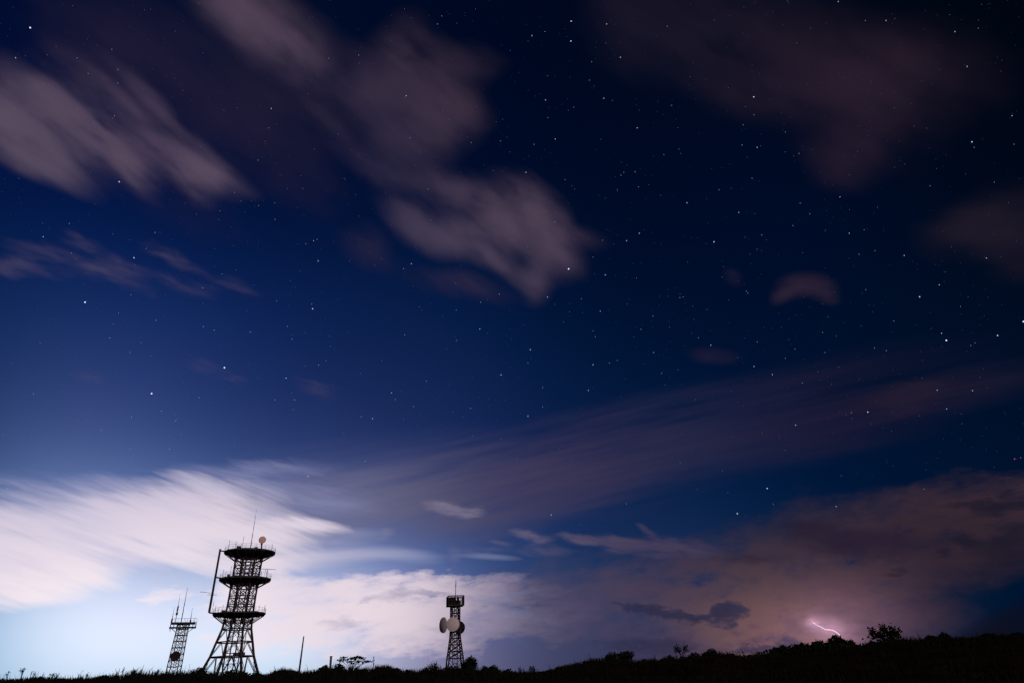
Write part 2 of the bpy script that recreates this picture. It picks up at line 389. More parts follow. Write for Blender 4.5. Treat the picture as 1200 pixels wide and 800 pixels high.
class MB:
    def __init__(s): s.v = []; s.f = []; s.mi = []
    def tube(s, a, b, r0, r1=None, n=6, cap=True, m=0):
        a = Vector(a); b = Vector(b); r1 = r0 if r1 is None else r1
        d = (b - a)
        if d.length < 1e-6: return s
        d.normalize()
        u = d.orthogonal().normalized(); w = d.cross(u)
        k = len(s.v)
        for p, r in ((a, r0), (b, r1)):
            for i in range(n):
                t = 2 * PI * (i + .5) / n
                s.v.append(p + (u * math.cos(t) + w * math.sin(t)) * r)
        for i in range(n):
            j = (i + 1) % n
            s.f.append((k + i, k + j, k + n + j, k + n + i)); s.mi.append(m)
        if cap:
            s.f.append(tuple(k + i for i in reversed(range(n)))); s.mi.append(m)
            s.f.append(tuple(k + n + i for i in range(n))); s.mi.append(m)
        return s
    def path(s, pts, r, n=6):
        for a, b in zip(pts, pts[1:]): s.tube(a, b, r, r, n)
        return s
    def box(s, c, sx, sy, sz, rz=0.0):
        k = len(s.v); c = Vector(c); ca, sa = math.cos(rz), math.sin(rz)
        for dz in (-1, 1):
            for dx, dy in ((-1, -1), (1, -1), (1, 1), (-1, 1)):
                x, y = dx * sx / 2, dy * sy / 2
                s.v.append(c + Vector((x * ca - y * sa, x * sa + y * ca, dz * sz / 2)))
        for f in ((3, 2, 1, 0), (4, 5, 6, 7), (0, 1, 5, 4), (1, 2, 6, 5), (2, 3, 7, 6), (3, 0, 4, 7)):
            s.f.append(tuple(k + i for i in f)); s.mi.append(0)
        return s
    def prism(s, c, prof, n=8, ph=0.0):
        """lathe with few sides: prof = [(r, z), ...]"""
        k = len(s.v); c = Vector(c)
        for r, z in prof:
            for i in range(n):
                t = ph + 2 * PI * i / n
                s.v.append(c + Vector((r * math.cos(t), r * math.sin(t), z)))
        for q in range(len(prof) - 1):
            for i in range(n):
                j = (i + 1) % n
                s.f.append((k + q*n + i, k + q*n + j, k + (q+1)*n + j, k + (q+1)*n + i)); s.mi.append(0)
        s.f.append(tuple(k + i for i in reversed(range(n)))); s.mi.append(0)
        s.f.append(tuple(k + (len(prof)-1)*n + i for i in range(n))); s.mi.append(0)
        return s
    def lathe(s, c, axis, prof, n=28):
        """prof = [(r, h)] about axis from c"""
        axis = Vector(axis).normalized(); u = axis.orthogonal().normalized(); w = axis.cross(u)
        k = len(s.v); c = Vector(c)
        for r, h in prof:
            for i in range(n):
                t = 2 * PI * i / n
                s.v.append(c + axis * h + (u * math.cos(t) + w * math.sin(t)) * max(r, 1e-3))
        for q in range(len(prof) - 1):
            for i in range(n):
                j = (i + 1) % n
                s.f.append((k + q*n + i, k + q*n + j, k + (q+1)*n + j, k + (q+1)*n + i)); s.mi.append(0)
        s.f.append(tuple(k + i for i in reversed(range(n)))); s.mi.append(0)
        s.f.append(tuple(k + (len(prof)-1)*n + i for i in range(n))); s.mi.append(0)
        return s
    def quad(s, c, a, b):
        k = len(s.v); c = Vector(c)
        s.v += [c - a - b, c + a - b, c + a + b, c - a + b]
        s.f.append((k, k+1, k+2, k+3)); s.mi.append(0)
    def leaf(s, c, size):
        d = Vector((random.gauss(0, 1), random.gauss(0, 1), random.gauss(0, 1))).normalized()
        e = d.orthogonal().normalized(); q = d.cross(e)
        k = len(s.v); c = Vector(c)
        s.v += [c - e * size, c + q * size * .45, c + e * size, c - q * size * .45]
        s.f.append((k, k+1, k+2, k+3)); s.mi.append(0)
    def build(s, name, mats, parent=None, origin=None):
        me = bpy.data.meshes.new(name)
        o = Vector(origin) if origin is not None else Vector((0, 0, 0))
        me.from_pydata([tuple(v - o) for v in s.v], [], s.f)
        for m in (mats if isinstance(mats, (list, tuple)) else [mats]): me.materials.append(m)
        if any(s.mi): me.polygons.foreach_set('material_index', s.mi)
        me.update()
        ob = link(name, me, parent)
        if origin is not None and parent is None: ob.location = o
        return ob

def thing(name, loc, label, cat, group=None):
    o = bpy.data.objects.new(name, None); C.objects.link(o)
    o.location = loc; o.empty_display_size = .5
    return tag(o, label, cat, group)

# ------------------------------------------------------------------ ground
CREST = [(0,797),(50,797),(100,798),(160,795),(200,795),(240,793),(300,793),(330,789),(360,791),(385,788),(410,790),(430,791),
         (450,787),(480,790),(510,789),(545,786),(580,790),(630,791),(660,786),(690,779),(720,779),(745,779),(775,777),(800,773),
         (835,769),(868,773),(890,771),(920,768),(956,765),(1000,761),(1040,757),(1083,754),(1141,753),(1160,749),(1200,747)]
caz = [az_of(x, y) for x, y in CREST]
cte = [tan_el(x, y) for x, y in CREST]
caz = [caz[0] - 1.2, caz[0] - .5] + caz + [caz[-1] + .5, caz[-1] + 1.2]
cte = [0.0, .02] + cte + [.03, 0.0]

def crest_te(az):
    return float(np.interp(az, caz, cte))
def crest_r(az):
    return 58.0 + 18.0 * (0.5 + 0.5 * math.tanh((az - .25) * 3.5)) + 3.0 * math.sin(az * 7)

def ground_z(x, y):
    r = math.hypot(x, y); az = math.atan2(x, y)
    te = crest_te(az); r0 = crest_r(az)
    zc = CAM.z + r0 * te
    if r <= r0:
        z = zc * (r / r0) ** 1.35
    elif r < 330:
        z = CAM.z + r * te - 0.012 * (r - r0) - .35 * (1 - math.exp(-(r - r0) / 8))
    else:
        z3 = CAM.z + 330 * te - 0.012 * (330 - r0) - .35
        t = min(1, (r - 330) / 3000); t = t * t * (3 - 2 * t)
        z = z3 * (1 - t) - 90 * t
    k = min(1, r / 12) * min(1, r0 / max(r, 1) + .2)
    return z + k * .22 * noise.fractal(Vector((x * .22, y * .22, 3.1)), .9, 2.0, 4)

gb = bmesh.new()
radii = [0.0, 1.5, 3, 5, 7.5, 10, 13, 16, 19, 22, 25, 28, 31, 34, 37, 40, 43, 46, 48, 50, 52, 54, 56, 58, 60, 62, 64, 66, 68, 70, 72, 74, 76, 78, 80, 83, 87,
         92, 98, 105, 115, 125, 140, 155, 170, 185, 200, 220, 245, 270, 300, 330, 400, 500, 700, 1000, 1400, 2000, 2700, 3400, 5000, 9000, 16000, 32000]
NA = 720
c0 = gb.verts.new((0, 0, ground_z(0, 1e-4)))
rings = []
for r in radii[1:]:
    rings.append([gb.verts.new((r * math.sin(2*PI*i/NA), r * math.cos(2*PI*i/NA),
                                ground_z(r * math.sin(2*PI*i/NA), r * math.cos(2*PI*i/NA)))) for i in range(NA)])
for i in range(NA):
    gb.faces.new((c0, rings[0][(i+1) % NA], rings[0][i]))
for a, b in zip(rings, rings[1:]):
    for i in range(NA):
        j = (i + 1) % NA
        gb.faces.new((a[i], a[j], b[j], b[i]))
bmesh.ops.recalc_face_normals(gb, faces=gb.faces)
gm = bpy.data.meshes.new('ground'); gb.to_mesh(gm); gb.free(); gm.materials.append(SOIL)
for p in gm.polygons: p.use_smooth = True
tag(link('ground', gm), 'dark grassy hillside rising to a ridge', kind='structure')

# ------------------------------------------------------------------ grass
def az_rand():
    return random.uniform(-.80, .86)
g = MB()
def blade(x, y, z, h, w, lean, ang):
    k = len(g.v)
    dx, dy = math.cos(ang), math.sin(ang)
    a2 = random.uniform(0, PI); wx, wy = math.cos(a2) * w, math.sin(a2) * w
    m = Vector((x + dx * lean * .35, y + dy * lean * .35, z + h * .6)); t = Vector((x + dx * lean, y + dy * lean, z + h))
    g.v += [Vector((x - wx, y - wy, z - .05)), Vector((x + wx, y + wy, z - .05)), m + Vector((wx * .7, wy * .7, 0)), m - Vector((wx * .7, wy * .7, 0)), t]
    g.f += [(k, k+1, k+2, k+3), (k+3, k+2, k+4)]; g.mi += [0, 0]
def tuft(x, y, h, n, spread):
    z = ground_z(x, y)
    for _ in range(n):
        bx, by = x + random.gauss(0, spread), y + random.gauss(0, spread)
        hh = h * random.uniform(.45, 1.1)
        blade(bx, by, z, hh, random.uniform(.008, .02) * (1 + h), hh * random.uniform(.05, .55), random.uniform(0, 2*PI))
for _ in range(9500):
    az = az_rand(); r = crest_r(az) + random.gauss(-1, 3.2)
    x, y = r * math.sin(az), r * math.cos(az)
    nz = noise.noise(Vector((x * .12, y * .12, 0)))
    h = .2 + .5 * max(0, nz + .3) ** 1.3 * random.uniform(.5, 1.4) + (random.random() < .03) * random.uniform(.2, .5)
    tuft(x, y, h, 7, .16)
for _ in range(5000):
    az = az_rand(); r = random.uniform(14, 62) 
    x, y = r * math.sin(az), r * math.cos(az)
    tuft(x, y, random.uniform(.15, .4), 5, .12)
for _ in range(2500):
    az = az_rand(); r = random.uniform(70, 215)
    x, y = r * math.sin(az), r * math.cos(az)
    tuft(x, y, random.uniform(.3, .7), 5, .3)
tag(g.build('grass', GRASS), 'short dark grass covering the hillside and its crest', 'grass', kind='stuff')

# ------------------------------------------------------------------ plants
def place(px, D, sink=.05):
    # point of the ground on the bearing of column px near the crest line
    te_y = float(np.interp(px, [c[0] for c in CREST], [c[1] for c in CREST]))
    az = az_of(px, te_y)
    r = crest_r(az) + D
    x, y = r * math.sin(az), r * math.cos(az)
    return Vector((x, y, ground_z(x, y) - sink)), r

def height_to(base, r, px, py):
    return max(.3, CAM.z + r * tan_el(px, py) - base.z)

def px_m(base):
    # metres covered by one photo pixel, across, at that place
    q = R.transposed() @ (base - CAM)
    return 1.0 / (project(base + Vector((base.y, -base.x, 0)).normalized())[0] - project(base)[0])

def grow(br, lf, p, d, L, r, lvl, maxl, leafn, leafs, spread, upb, droop=0):
    """recursive branching with leaves on the last twigs"""
    steps = 3
    q = Vector(p); dd = Vector(d).normalized()
    for i in range(steps):
        dd = (dd + Vector((random.gauss(0, .13), random.gauss(0, .13), random.gauss(0, .08) + upb * .1 - droop * .1))).normalized()
        q2 = q + dd * (L / steps)
        ra = r * (1 - .45 * i / steps); rb = r * (1 - .45 * (i + 1) / steps)
        br.tube(q, q2, ra, rb, 5 if lvl < 2 else 4, False)
        if lvl < maxl and i >= (0 if lvl else 1):
            for _ in range(random.choice((1, 2))):
                s = Vector((random.gauss(0, 1), random.gauss(0, 1), random.gauss(0, .5))).normalized()
                nd = (dd * (1 - spread) + s * spread + Vector((0, 0, upb * .3))).normalized()
                grow(br, lf, q2, nd, L * random.uniform(.5, .75), rb * .65, lvl + 1, maxl, leafn, leafs, spread, upb, droop)
        if lvl >= maxl:
            for _ in range(leafn):
                lf.leaf(q2 + Vector((random.gauss(0, 1), random.gauss(0, 1), random.gauss(0, .7))) * leafs * 1.1, leafs * random.uniform(.5, 1.2))
        q = q2

def fit(mbs, base, H, Wd):
    """scale a plant grown at unit size so that it has the real height and width"""
    allv = [v for m in mbs for v in m.v]
    zs = max(v.z for v in allv) or 1
    xs = sorted(abs(v.x) for v in allv)[int(len(allv) * .97)]; ys = sorted(abs(v.y) for v in allv)[int(len(allv) * .97)]
    sx = (Wd / 2) / max(xs, ys, .01); sz = H / zs
    for m in mbs:
        m.v = [Vector((v.x * sx, v.y * sx, v.z * sz)) for v in m.v]

def finish(name, base, label, cat, group, br, lf, leafname='foliage', brname='branches'):
    t = thing(name, base, label, cat, group)
    if lf.v: lf.build(leafname, LEAF, t)
    if br.v: br.build(brname, BARK, t)
    return t

def woody(name, px, D, ty, wpx, label, cat, group=None, stems=3, maxl=2, leafn=5, leafs=.13, spread=.5, upb=.5, trunk=0.0, flat=False):
    base, r = place(px, D)
    H = height_to(base, r, px, ty); Wd = wpx * px_m(base)
    br, lf = MB(), MB()
    o = Vector((0, 0, 0))
    tm = MB()
    if trunk:
        tm.tube((0, 0, -.2), (0, 0, trunk), .06, .045, 7)
        o = Vector((0, 0, trunk))
    for i in range(stems):
        a = 2 * PI * (i + random.random() * .6) / stems
        d = Vector((math.cos(a) * spread, math.sin(a) * spread, .8))
        grow(br, lf, o, d, .7, .035, 0, maxl, leafn, leafs, spread, upb)
    if flat:   # leaves only in flat-topped clusters at the twig tips
        lf.v = lf.v
    fit([br, lf, tm] if trunk else [br, lf], base, H, Wd)
    t = thing(name, base, label, cat, group)
    lf.build('crown' if trunk else 'foliage', LEAF, t)
    if trunk:
        tm.build('trunk', BARK, t)
    br.build('limbs' if trunk else 'branches', BARK, t)
    return t

def bushy(name, px, D, ty, wpx, label, cat='shrub', group=None, n=420, leafs=.12, twigs=14, squash=.6):
    """low rounded bush: leaf clumps through an uneven dome, twigs poking out"""
    base, r = place(px, D)
    H = height_to(base, r, px, ty); Wd = wpx * px_m(base)
    br, lf = MB(), MB()
    cl = []
    for _ in range(random.randint(6, 9)):
        a = random.uniform(0, 2*PI); q = random.random() ** .6
        cl.append((Vector((math.cos(a) * q * Wd * .40, math.sin(a) * q * Wd * .40, H * random.uniform(.25, .75) * (1 - .45 * q))), random.uniform(.16, .30)))
    cl.append((Vector((0, 0, H * .68)), .24))
    for c, cr in cl:
        br.tube((c.x * .1, c.y * .1, -.05), c, .03, .012, 5, False)
        for _ in range(n // len(cl)):
            s = Vector((random.gauss(0, 1), random.gauss(0, 1), random.gauss(0, 1)))
            s = s.normalized() * random.random() ** .4
            lf.leaf(c + Vector((s.x * Wd * cr, s.y * Wd * cr, s.z * H * cr * 1.3)), leafs * random.uniform(.5, 1.3))
    for _ in range(twigs):
        c, cr = random.choice(cl)
        d = Vector((random.gauss(0, .5), random.gauss(0, .5), 1)).normalized()
        e = c + d * H * random.uniform(.25, .48)
        br.tube(c, e, .014, .006, 4, False)
        for k in range(5): lf.leaf(c.lerp(e, random.uniform(.4, 1)) + Vector((random.gauss(0, .04), random.gauss(0, .04), 0)), leafs * .6)
    for v in lf.v: v.z = max(v.z, -.1)
    return finish(name, base, label, cat, group, br, lf)

def mound(px, D, ty, wpx, label, group='rounded tussocks of tall grass on the ridge', n=1500, wisps=10):
    """dome of standing grass blades"""
    base, r = place(px, D)
    H = height_to(base, r, px, ty); Wd = wpx * px_m(base)
    m = MB()
    for _ in range(n):
        a = random.uniform(0, 2*PI); q = math.sqrt(random.random())
        x, y = math.cos(a) * q * Wd / 2, math.sin(a) * q * Wd / 2
        h = H * (1 - q ** 2.4) * random.uniform(.55, 1.02) + .12
        if _ < wisps: h = H * random.uniform(1.1, 1.5)
        w = random.uniform(.012, .03); b = random.uniform(0, PI)
        k = len(m.v); lx, ly = math.cos(a) * h * .2 * random.random(), math.sin(a) * h * .2 * random.random()
        m.v += [Vector((x - math.cos(b) * w, y - math.sin(b) * w, -.1)), Vector((x + math.cos(b) * w, y + math.sin(b) * w, -.1)), Vector((x + lx, y + ly, h))]
        m.f.append((k, k+1, k+2)); m.mi.append(0)
    o = m.build('grass_tussock', GRASS); o.location = base
    return tag(o, label, 'grass tussock', group)

def weed(px, D, ty, label, heads=3, wpx=6, group='tall weeds standing along the ridge'):
    """thin stalk with a few leaf and seed heads"""
    base, r = place(px, D)
    H = height_to(base, r, px, ty); Wd = wpx * px_m(base)
    st = MB(); hd = []
    for i in range(heads):
        a = random.uniform(0, 2*PI); k = random.uniform(.7, 1.0) if i else 1.0
        e = Vector((math.cos(a) * Wd * .5 * (i > 0), math.sin(a) * Wd * .5 * (i > 0), H * k))
        mid = Vector((e.x * .3, e.y * .3, H * k * .55))
        st.tube((0, 0, -.05), mid, .022, .018, 4, False); st.tube(mid, e, .018, .012, 4, False)
        lf = MB()
        q = mid.lerp(e, .35); lf.tube(q, e, .02, .012, 4, False)
        for _ in range(16): lf.leaf(q.lerp(e, random.random() ** .6) + Vector((random.gauss(0, .045), random.gauss(0, .045), random.gauss(0, .045))), .055)
        hd.append(lf)
    t = thing('weed', base, label, 'weed', group)
    for lf in hd: lf.build('seed_head', LEAF, t)
    st.build('stem', BARK, t)
    return t

random.seed(21)
weed(7, 0, 786, 'short forked weed nearest the left edge of the photo', 2, 5)
weed(24, 0, 782, 'tallest three-headed weed near the left edge of the ridge', 4, 9)
weed(34, 1, 787, 'small single-stalk weed just right of the tall three-headed weed', 1, 3)
weed(142, 0, 782, 'upright weed with a round head, left of the leafy weed clump', 2, 3)
weed(153, 0, 785, 'leafy broad weed clump halfway between the photo edge and the small mast', 5, 8)
weed(166, 1, 789, 'tiny dark weed right of the leafy weed clump', 2, 4)
weed(183, 0, 784, 'thin branching weed immediately left of the small mast foot', 3, 6)
weed(437, 0, 769, 'single bare stalk rising beside the grass tussock right of the flat-topped shrub', 1, 2)
weed(872, 2, 760, 'lone thin weed before the long dark thicket on the right', 2, 3)
weed(610, 0, 781, 'low spiky weed between the pine seedling row and the storm cloud', 3, 5)
weed(100, 2, 789, 'faint low weed in the empty stretch of ridge left of the small mast', 2, 4)
weed(60, 1, 789, 'low ragged weed between the tall left weed and the empty ridge stretch', 3, 6)
bushy('shrub', 45, 2, 791, 22, 'low dark leafy patch behind the weeds at the far left', n=260)
bushy('shrub', 195, 0, 786, 26, 'ragged shrub covering the foot of the small antenna mast', n=420)
bushy('shrub', 232, -3, 781, 26, 'twiggy shrub leaning left at the left foot of the big tower', n=300, twigs=26)
bushy('shrub', 272, 0, 784, 50, 'broad low shrub under the middle of the big lattice tower', n=700)
mound(333, 0, 783, 34, 'wide tussock between the big tower and the leaning pole', n=1600)
bushy('shrub', 380, 0, 779, 16, 'small dark shrub left of the short wooden post', n=420)
bushy('shrub', 396, 1, 777, 24, 'dense shrub between the wooden post and the flat-topped shrub', n=600)
mound(450, 0, 779, 30, 'round grass tussock right of the flat-topped shrub', n=2000, wisps=16)
bushy('shrub', 478, 0, 784, 12, 'small flat shrub between the round tussock and the dish tower', n=200)
woody('young_pine', 508, 0, 774, 11, 'small young pine left of the dish tower', 'young pine', 'young pines around the dish tower', stems=4, maxl=1, leafn=12, leafs=.12)
bushy('shrub', 499, 1, 781, 14, 'low shrub left of the small young pine', n=280)
bushy('shrub', 528, -2, 780, 44, 'wide low thicket across the foot of the dish tower', n=900)
woody('young_pine', 551, -3, 767, 20, 'tallest young pine, right of the dish tower foot', 'young pine', 'young pines around the dish tower', stems=6, maxl=2, leafn=7, leafs=.13)
bushy('shrub', 579, 0, 778, 18, 'rounded leafy shrub right of the tallest young pine', n=560)
bushy('shrub', 596, 0, 783, 20, 'low ragged shrub right of the rounded leafy one', n=360)
woody('young_pine', 622, 0, 779, 7, 'narrow spiky seedling, left one of the close pair', 'young pine', 'young pines around the dish tower', stems=3, maxl=1, leafn=10, leafs=.08, spread=.25)
woody('young_pine', 626, 1, 780, 6, 'narrow spiky seedling, right one of the close pair', 'young pine', 'young pines around the dish tower', stems=3, maxl=1, leafn=10, leafs=.08, spread=.25)
bushy('shrub', 643, 0, 783, 16, 'small round shrub at the start of the rising slope', n=380)
mound(672, 0, 777, 50, 'long grass tussock low on the rising slope', n=2200)
mound(698, 0, 771, 34, 'round grass tussock left of the two-headed shrub', n=2000)
woody('shrub', 718, 0, 762, 17, 'upright left half of the two-headed shrub on the slope', 'shrub', 'paired upright shrubs on the slope', stems=5, maxl=2, leafn=5, leafs=.11, spread=.4)
woody('shrub', 735, 0, 761, 17, 'upright right half of the two-headed shrub on the slope', 'shrub', 'paired upright shrubs on the slope', stems=5, maxl=2, leafn=5, leafs=.11, spread=.4)
bushy('shrub', 727, 0, 769, 34, 'dense low shrub joining the two upright ones', n=500)
mound(760, 0, 771, 36, 'wide tussock right of the two-headed shrub', n=2000)
bushy('shrub', 786, 0, 767, 26, 'dark shrub at the foot of the sparse little tree', n=620)
woody('small_tree', 800, 0, 753, 16, 'sparse little tree left of the middle of the right ridge', 'small tree', stems=4, maxl=2, leafn=2, leafs=.09, spread=.45, trunk=.25)
bushy('shrub', 815, 0, 763, 22, 'low shrub right of the sparse little tree', n=500)
bushy('shrub', 834, 0, 759, 20, 'pointed shrub between the little tree and the dark thicket', n=500, twigs=24)
bushy('shrub', 856, 0, 765, 26, 'flat low shrub left of the lone thin weed', n=500)
bushy('shrub', 890, 0, 763, 34, 'low shrub sloping up to the dark thicket', n=700)
for (px, ty, w, lab) in ((921, 755, 26, 'low left tree of the dark thicket left of the lightning'),
                         (943, 752, 34, 'broad rounded tree of the dark thicket, second from its left end'),
                         (963, 750, 30, 'middle tree of the dark thicket under the lightning'),
                         (984, 742, 26, 'tallest tree of the dark thicket, its top meeting the lightning'),
                         (999, 749, 20, 'right end tree of the dark thicket, dropping to the ridge')):
    bushy('tree', px, 2, ty, w * 1.25, lab, 'tree', 'trees of the dark thicket', n=1500, leafs=.17, twigs=46)
woody('tree', 1043, 3, 728, 38, 'lone spreading tree with open branches right of the lightning', 'tree', stems=9, maxl=2, leafn=2, leafs=.10, spread=.5, upb=.7, trunk=.03)  # open crown
bushy('shrub', 1012, 3, 753, 22, 'low shrub between the dark thicket and the lone spreading tree', n=500)
bushy('shrub', 1043, 1, 747, 52, 'wide low shrub hiding the foot of the lone spreading tree', n=1100)
bushy('shrub', 1070, 2, 751, 26, 'small shrub just right of the lone spreading tree', n=500)
bushy('tree', 1092, 2, 744, 26, 'rounded dark tree right of the lone spreading tree', 'tree', 'dark trees on the right ridge', n=1000, leafs=.18, twigs=24)
bushy('tree', 1109, 2, 740, 20, 'pointed dark tree beside the rounded one', 'tree', 'dark trees on the right ridge', n=900, leafs=.18, twigs=24)
bushy('shrub', 1130, 2, 746, 34, 'low shrub below the clear blue gap of sky', n=800)
bushy('shrub', 1161, 2, 741, 40, 'wide rounded shrub near the right edge of the photo', n=1200)
bushy('shrub', 1192, 2, 740, 36, 'last wide shrub at the right edge of the photo', n=1200)
bushy('shrub', 1215, 2, 739, 36, 'shrub cut by the right edge of the photo', n=900)

for (px, ty, w, lab) in ((425, 783, 22, 'low scrub between the flat-topped shrub and the round grass tussock'),
                         (464, 782, 18, 'small scrub at the right side of the round grass tussock'),
                         (567, 779, 22, 'scrub filling the gap between the tallest young pine and the rounded leafy shrub'),
                         (655, 780, 26, 'scrub just above the small round shrub where the slope starts to rise'),
                         (300, 786, 22, 'low scrub at the right foot of the big lattice tower'),
                         (122, 790, 20, 'thin low scrub left of the upright round-headed weed')):
    bushy('scrub', px, 0, ty, w, lab, 'scrub', 'low scrub along the left and middle ridge', n=420, leafs=.11, twigs=24)
for (px, ty, w, lab) in ((903, 760, 30, 'low scrub clump joining the ridge to the left end of the dark thicket'),
                         (975, 752, 60, 'wide low scrub along the foot of the dark thicket'),
                         (1024, 750, 26, 'scrub clump touching the left side of the lone spreading tree'),
                         (1060, 748, 26, 'scrub clump touching the right side of the lone spreading tree'),
                         (1100, 748, 44, 'broad scrub filling the gap under the rounded and the pointed tree'),
                         (1145, 746, 34, 'scrub between the low shrub and the wide rounded one at the right'),
                         (1178, 743, 34, 'scrub between the last two wide shrubs at the right edge')):
    bushy('scrub', px, 0, ty, w, lab, 'scrub', 'low scrub along the right ridge', n=700, leafs=.15, twigs=24)

# shrub with flat leaf clusters on long bare stems
base, r = place(411, 0)
k = px_m(base)
st = MB()
T = thing('flat_topped_shrub', base, 'shrub with flat leaf clusters on bare fanning stems, right of the wooden post', 'shrub')
for (dx, ty) in ((-13, 773), (-10, 770), (-5, 772), (0, 771), (3, 770), (6, 769), (9, 770), (12, 771), (17, 775), (20, 775), (-2, 775), (8, 775)):
    h = height_to(base, r, 411 + dx, ty)
    side = Vector((base.y, -base.x, 0)).normalized(); dep = Vector((base.x, base.y, 0)).normalized() * random.uniform(-.6, .6)
    e = side * dx * k + dep + Vector((0, 0, h))
    m1 = side * dx * k * .25 + dep * .25 + Vector((0, 0, h * .45)); m2 = side * dx * k * .65 + dep * .6 + Vector((0, 0, h * .78))
    st.tube((0, 0, -.05), m1, .03, .024, 5, False); st.tube(m1, m2, .024, .017, 5, False); st.tube(m2, e, .017, .01, 5, False)
    lf = MB(); lf.tube(e - side * .28, e + side * .28, .015, None, 4); lf.tube(e - dep * .3, e + dep * .3, .015, None, 4)
    for _ in range(40):
        lf.leaf(e + (side * random.uniform(-.3, .3) if _ % 2 else dep * random.uniform(-.3, .3)) + Vector((random.gauss(0, .03), random.gauss(0, .03), random.gauss(0, .03))), .09)
    e2 = m2 + side * random.gauss(0, .3) + Vector((0, 0, h * .12))
    st.tube(m2, e2, .014, .008, 4, False)
    lf.build('leaf_cluster', LEAF, T); lf = MB()
    for _ in range(12): lf.leaf(e2 + side * random.gauss(0, .04) + Vector((0, 0, random.gauss(0, .02))), .08)
    lf.build('leaf_cluster', LEAF, T)
st.build('stems', BARK, T)

# leaning pole and short post
base, r = place(350, 0)
top = at(356, 745, r)
p = MB(); p.tube((0, 0, -.1), top - base, .085, .045, 8)
o = p.build('leaning_pole', WOODM); o.location = base
tag(o, 'tall thin pole leaning right between the two big towers', 'pole')
base, r = place(386.6, -1)
p = MB(); top = at(388, 769, r) - base
t = thing('post', base, 'short thick wooden post left of the flat-topped shrub', 'post')
p.tube((0, 0, -.1), top, .09, .085, 8); p.build('shaft', WOODM, t)
p = MB(); p.tube(top + Vector((0, 0, -.02)), top + Vector((0, 0, .05)), .12, .11, 8); p.build('cap', WOODM, t)

# ------------------------------------------------------------------ towers
class Axis:
    """vertical axis of a tower on the ground on the bearing of (px, py) at distance D"""
    def __init__(s, px, py, D):
        P = at(px, py, D); s.x, s.y = P.x, P.y; s.D = D
        s.z0 = ground_z(s.x, s.y)
        s.side = Vector((s.y, -s.x, 0)).normalized()      # to the right as seen from the camera
        s.away = Vector((s.x, s.y, 0)).normalized()
        s.yaw = math.atan2(s.side.y, s.side.x)
    def z(s, py):           # height above the foot whose picture row is py
        lo, hi = -20.0, 150.0
        for _ in range(50):
            m = (lo + hi) / 2
            if project((s.x, s.y, s.z0 + m))[1] > py: lo = m
            else: hi = m
        return (lo + hi) / 2
    def m(s, z):            # metres per pixel across at height z
        a = Vector(project(Vector((s.x, s.y, s.z0 + z)))); b = Vector(project(Vector((s.x, s.y, s.z0 + z)) + s.side))
        return 1 / (b - a).length
    def pt(s, px, py, depth=0.0):
        """local point whose picture is (px, py), in the plane of the axis (+ depth)"""
        d = ray(px, py); n = s.away
        t = ((Vector((s.x, s.y, 0)) - CAM).dot(n) + depth) / d.dot(n)
        P = CAM + d * t
        return P - Vector((s.x, s.y, s.z0))

def lattice(T, n, ph, lv, leg_r, ring_r, br_r, pattern, legname='leg'):
    """lv = [(z, radius)], pattern per bay: 'X', 'K', 'V', 'Z', ''"""
    P = [[Vector((r * math.cos(ph + 2*PI*i/n), r * math.sin(ph + 2*PI*i/n), z)) for i in range(n)] for z, r in lv]
    for i in range(n):
        mb = MB(); mb.path([p[i] for p in P], leg_r, 6); mb.build(legname, STEEL, T)
    for q, row in enumerate(P):
        if q == 0: continue
        mb = MB()
        for i in range(n): mb.tube(row[i], row[(i+1) % n], ring_r, None, 4)
        mb.build('ring_beam', STEEL, T)
    for q in range(len(P) - 1):
        mb = MB(); a, b = P[q], P[q+1]; pt = pattern[q]
        for i in range(n):
            j = (i + 1) % n
            if pt == 'X':
                mb.tube(a[i], b[j], br_r, None, 4); mb.tube(a[j], b[i], br_r, None, 4)
            elif pt == 'V':
                m = (b[i] + b[j]) / 2; mb.tube(a[i], m, br_r, None, 4); mb.tube(a[j], m, br_r, None, 4)
            elif pt == 'A':
                m = (a[i] + a[j]) / 2; mb.tube(b[i], m, br_r, None, 4); mb.tube(b[j], m, br_r, None, 4)
            elif pt == 'K':
                m = (b[i] + b[j]) / 2; mb.tube(a[i], m, br_r, None, 4); mb.tube(a[j], m, br_r, None, 4)
                for (s0, t0) in ((a[i], b[i]), (a[j], b[j])):
                    h = s0.lerp(t0, .5); g2 = s0.lerp(m, .5)
                    mb.tube(h, g2, br_r * .7, None, 4); mb.tube(t0.lerp(s0, .04), g2, br_r * .7, None, 4)
            elif pt == 'Z':
                mb.tube(a[i], b[j], br_r, None, 4)
        if mb.v: mb.build('bracing', STEEL, T)
    return P

def rail(T, R0, z, n, ph, h=1.2, posts=2, r=.035):
    mb = MB()
    c = [Vector((R0 * math.cos(ph + 2*PI*i/n), R0 * math.sin(ph + 2*PI*i/n), z)) for i in range(n)]
    for i in range(n):
        a, b = c[i], c[(i+1) % n]
        for hh in (h, h * .5): mb.tube(a + Vector((0, 0, hh)), b + Vector((0, 0, hh)), r, None, 4)
        for k in range(posts): 
            q = a.lerp(b, k / posts); mb.tube(q, q + Vector((0, 0, h)), r, None, 4)
    return mb.build('railing', STEEL, T)

def yagi(T, o, d, L, el, name='yagi_antenna', k=5):
    """boom with cross rods"""
    d = Vector(d).normalized(); u = Vector((0, 0, 1)); w = d.cross(u).normalized()
    mb = MB(); o = Vector(o)
    mb.tube(o - d * L * .2, o + d * L, .05, None, 5)
    for i in range(k):
        c = o + d * L * (i / (k - 1)); e = w * el * (1 - .3 * i / k)
        mb.tube(c - e, c + e, .03, None, 4)
    return mb.build(name, STEEL, T)

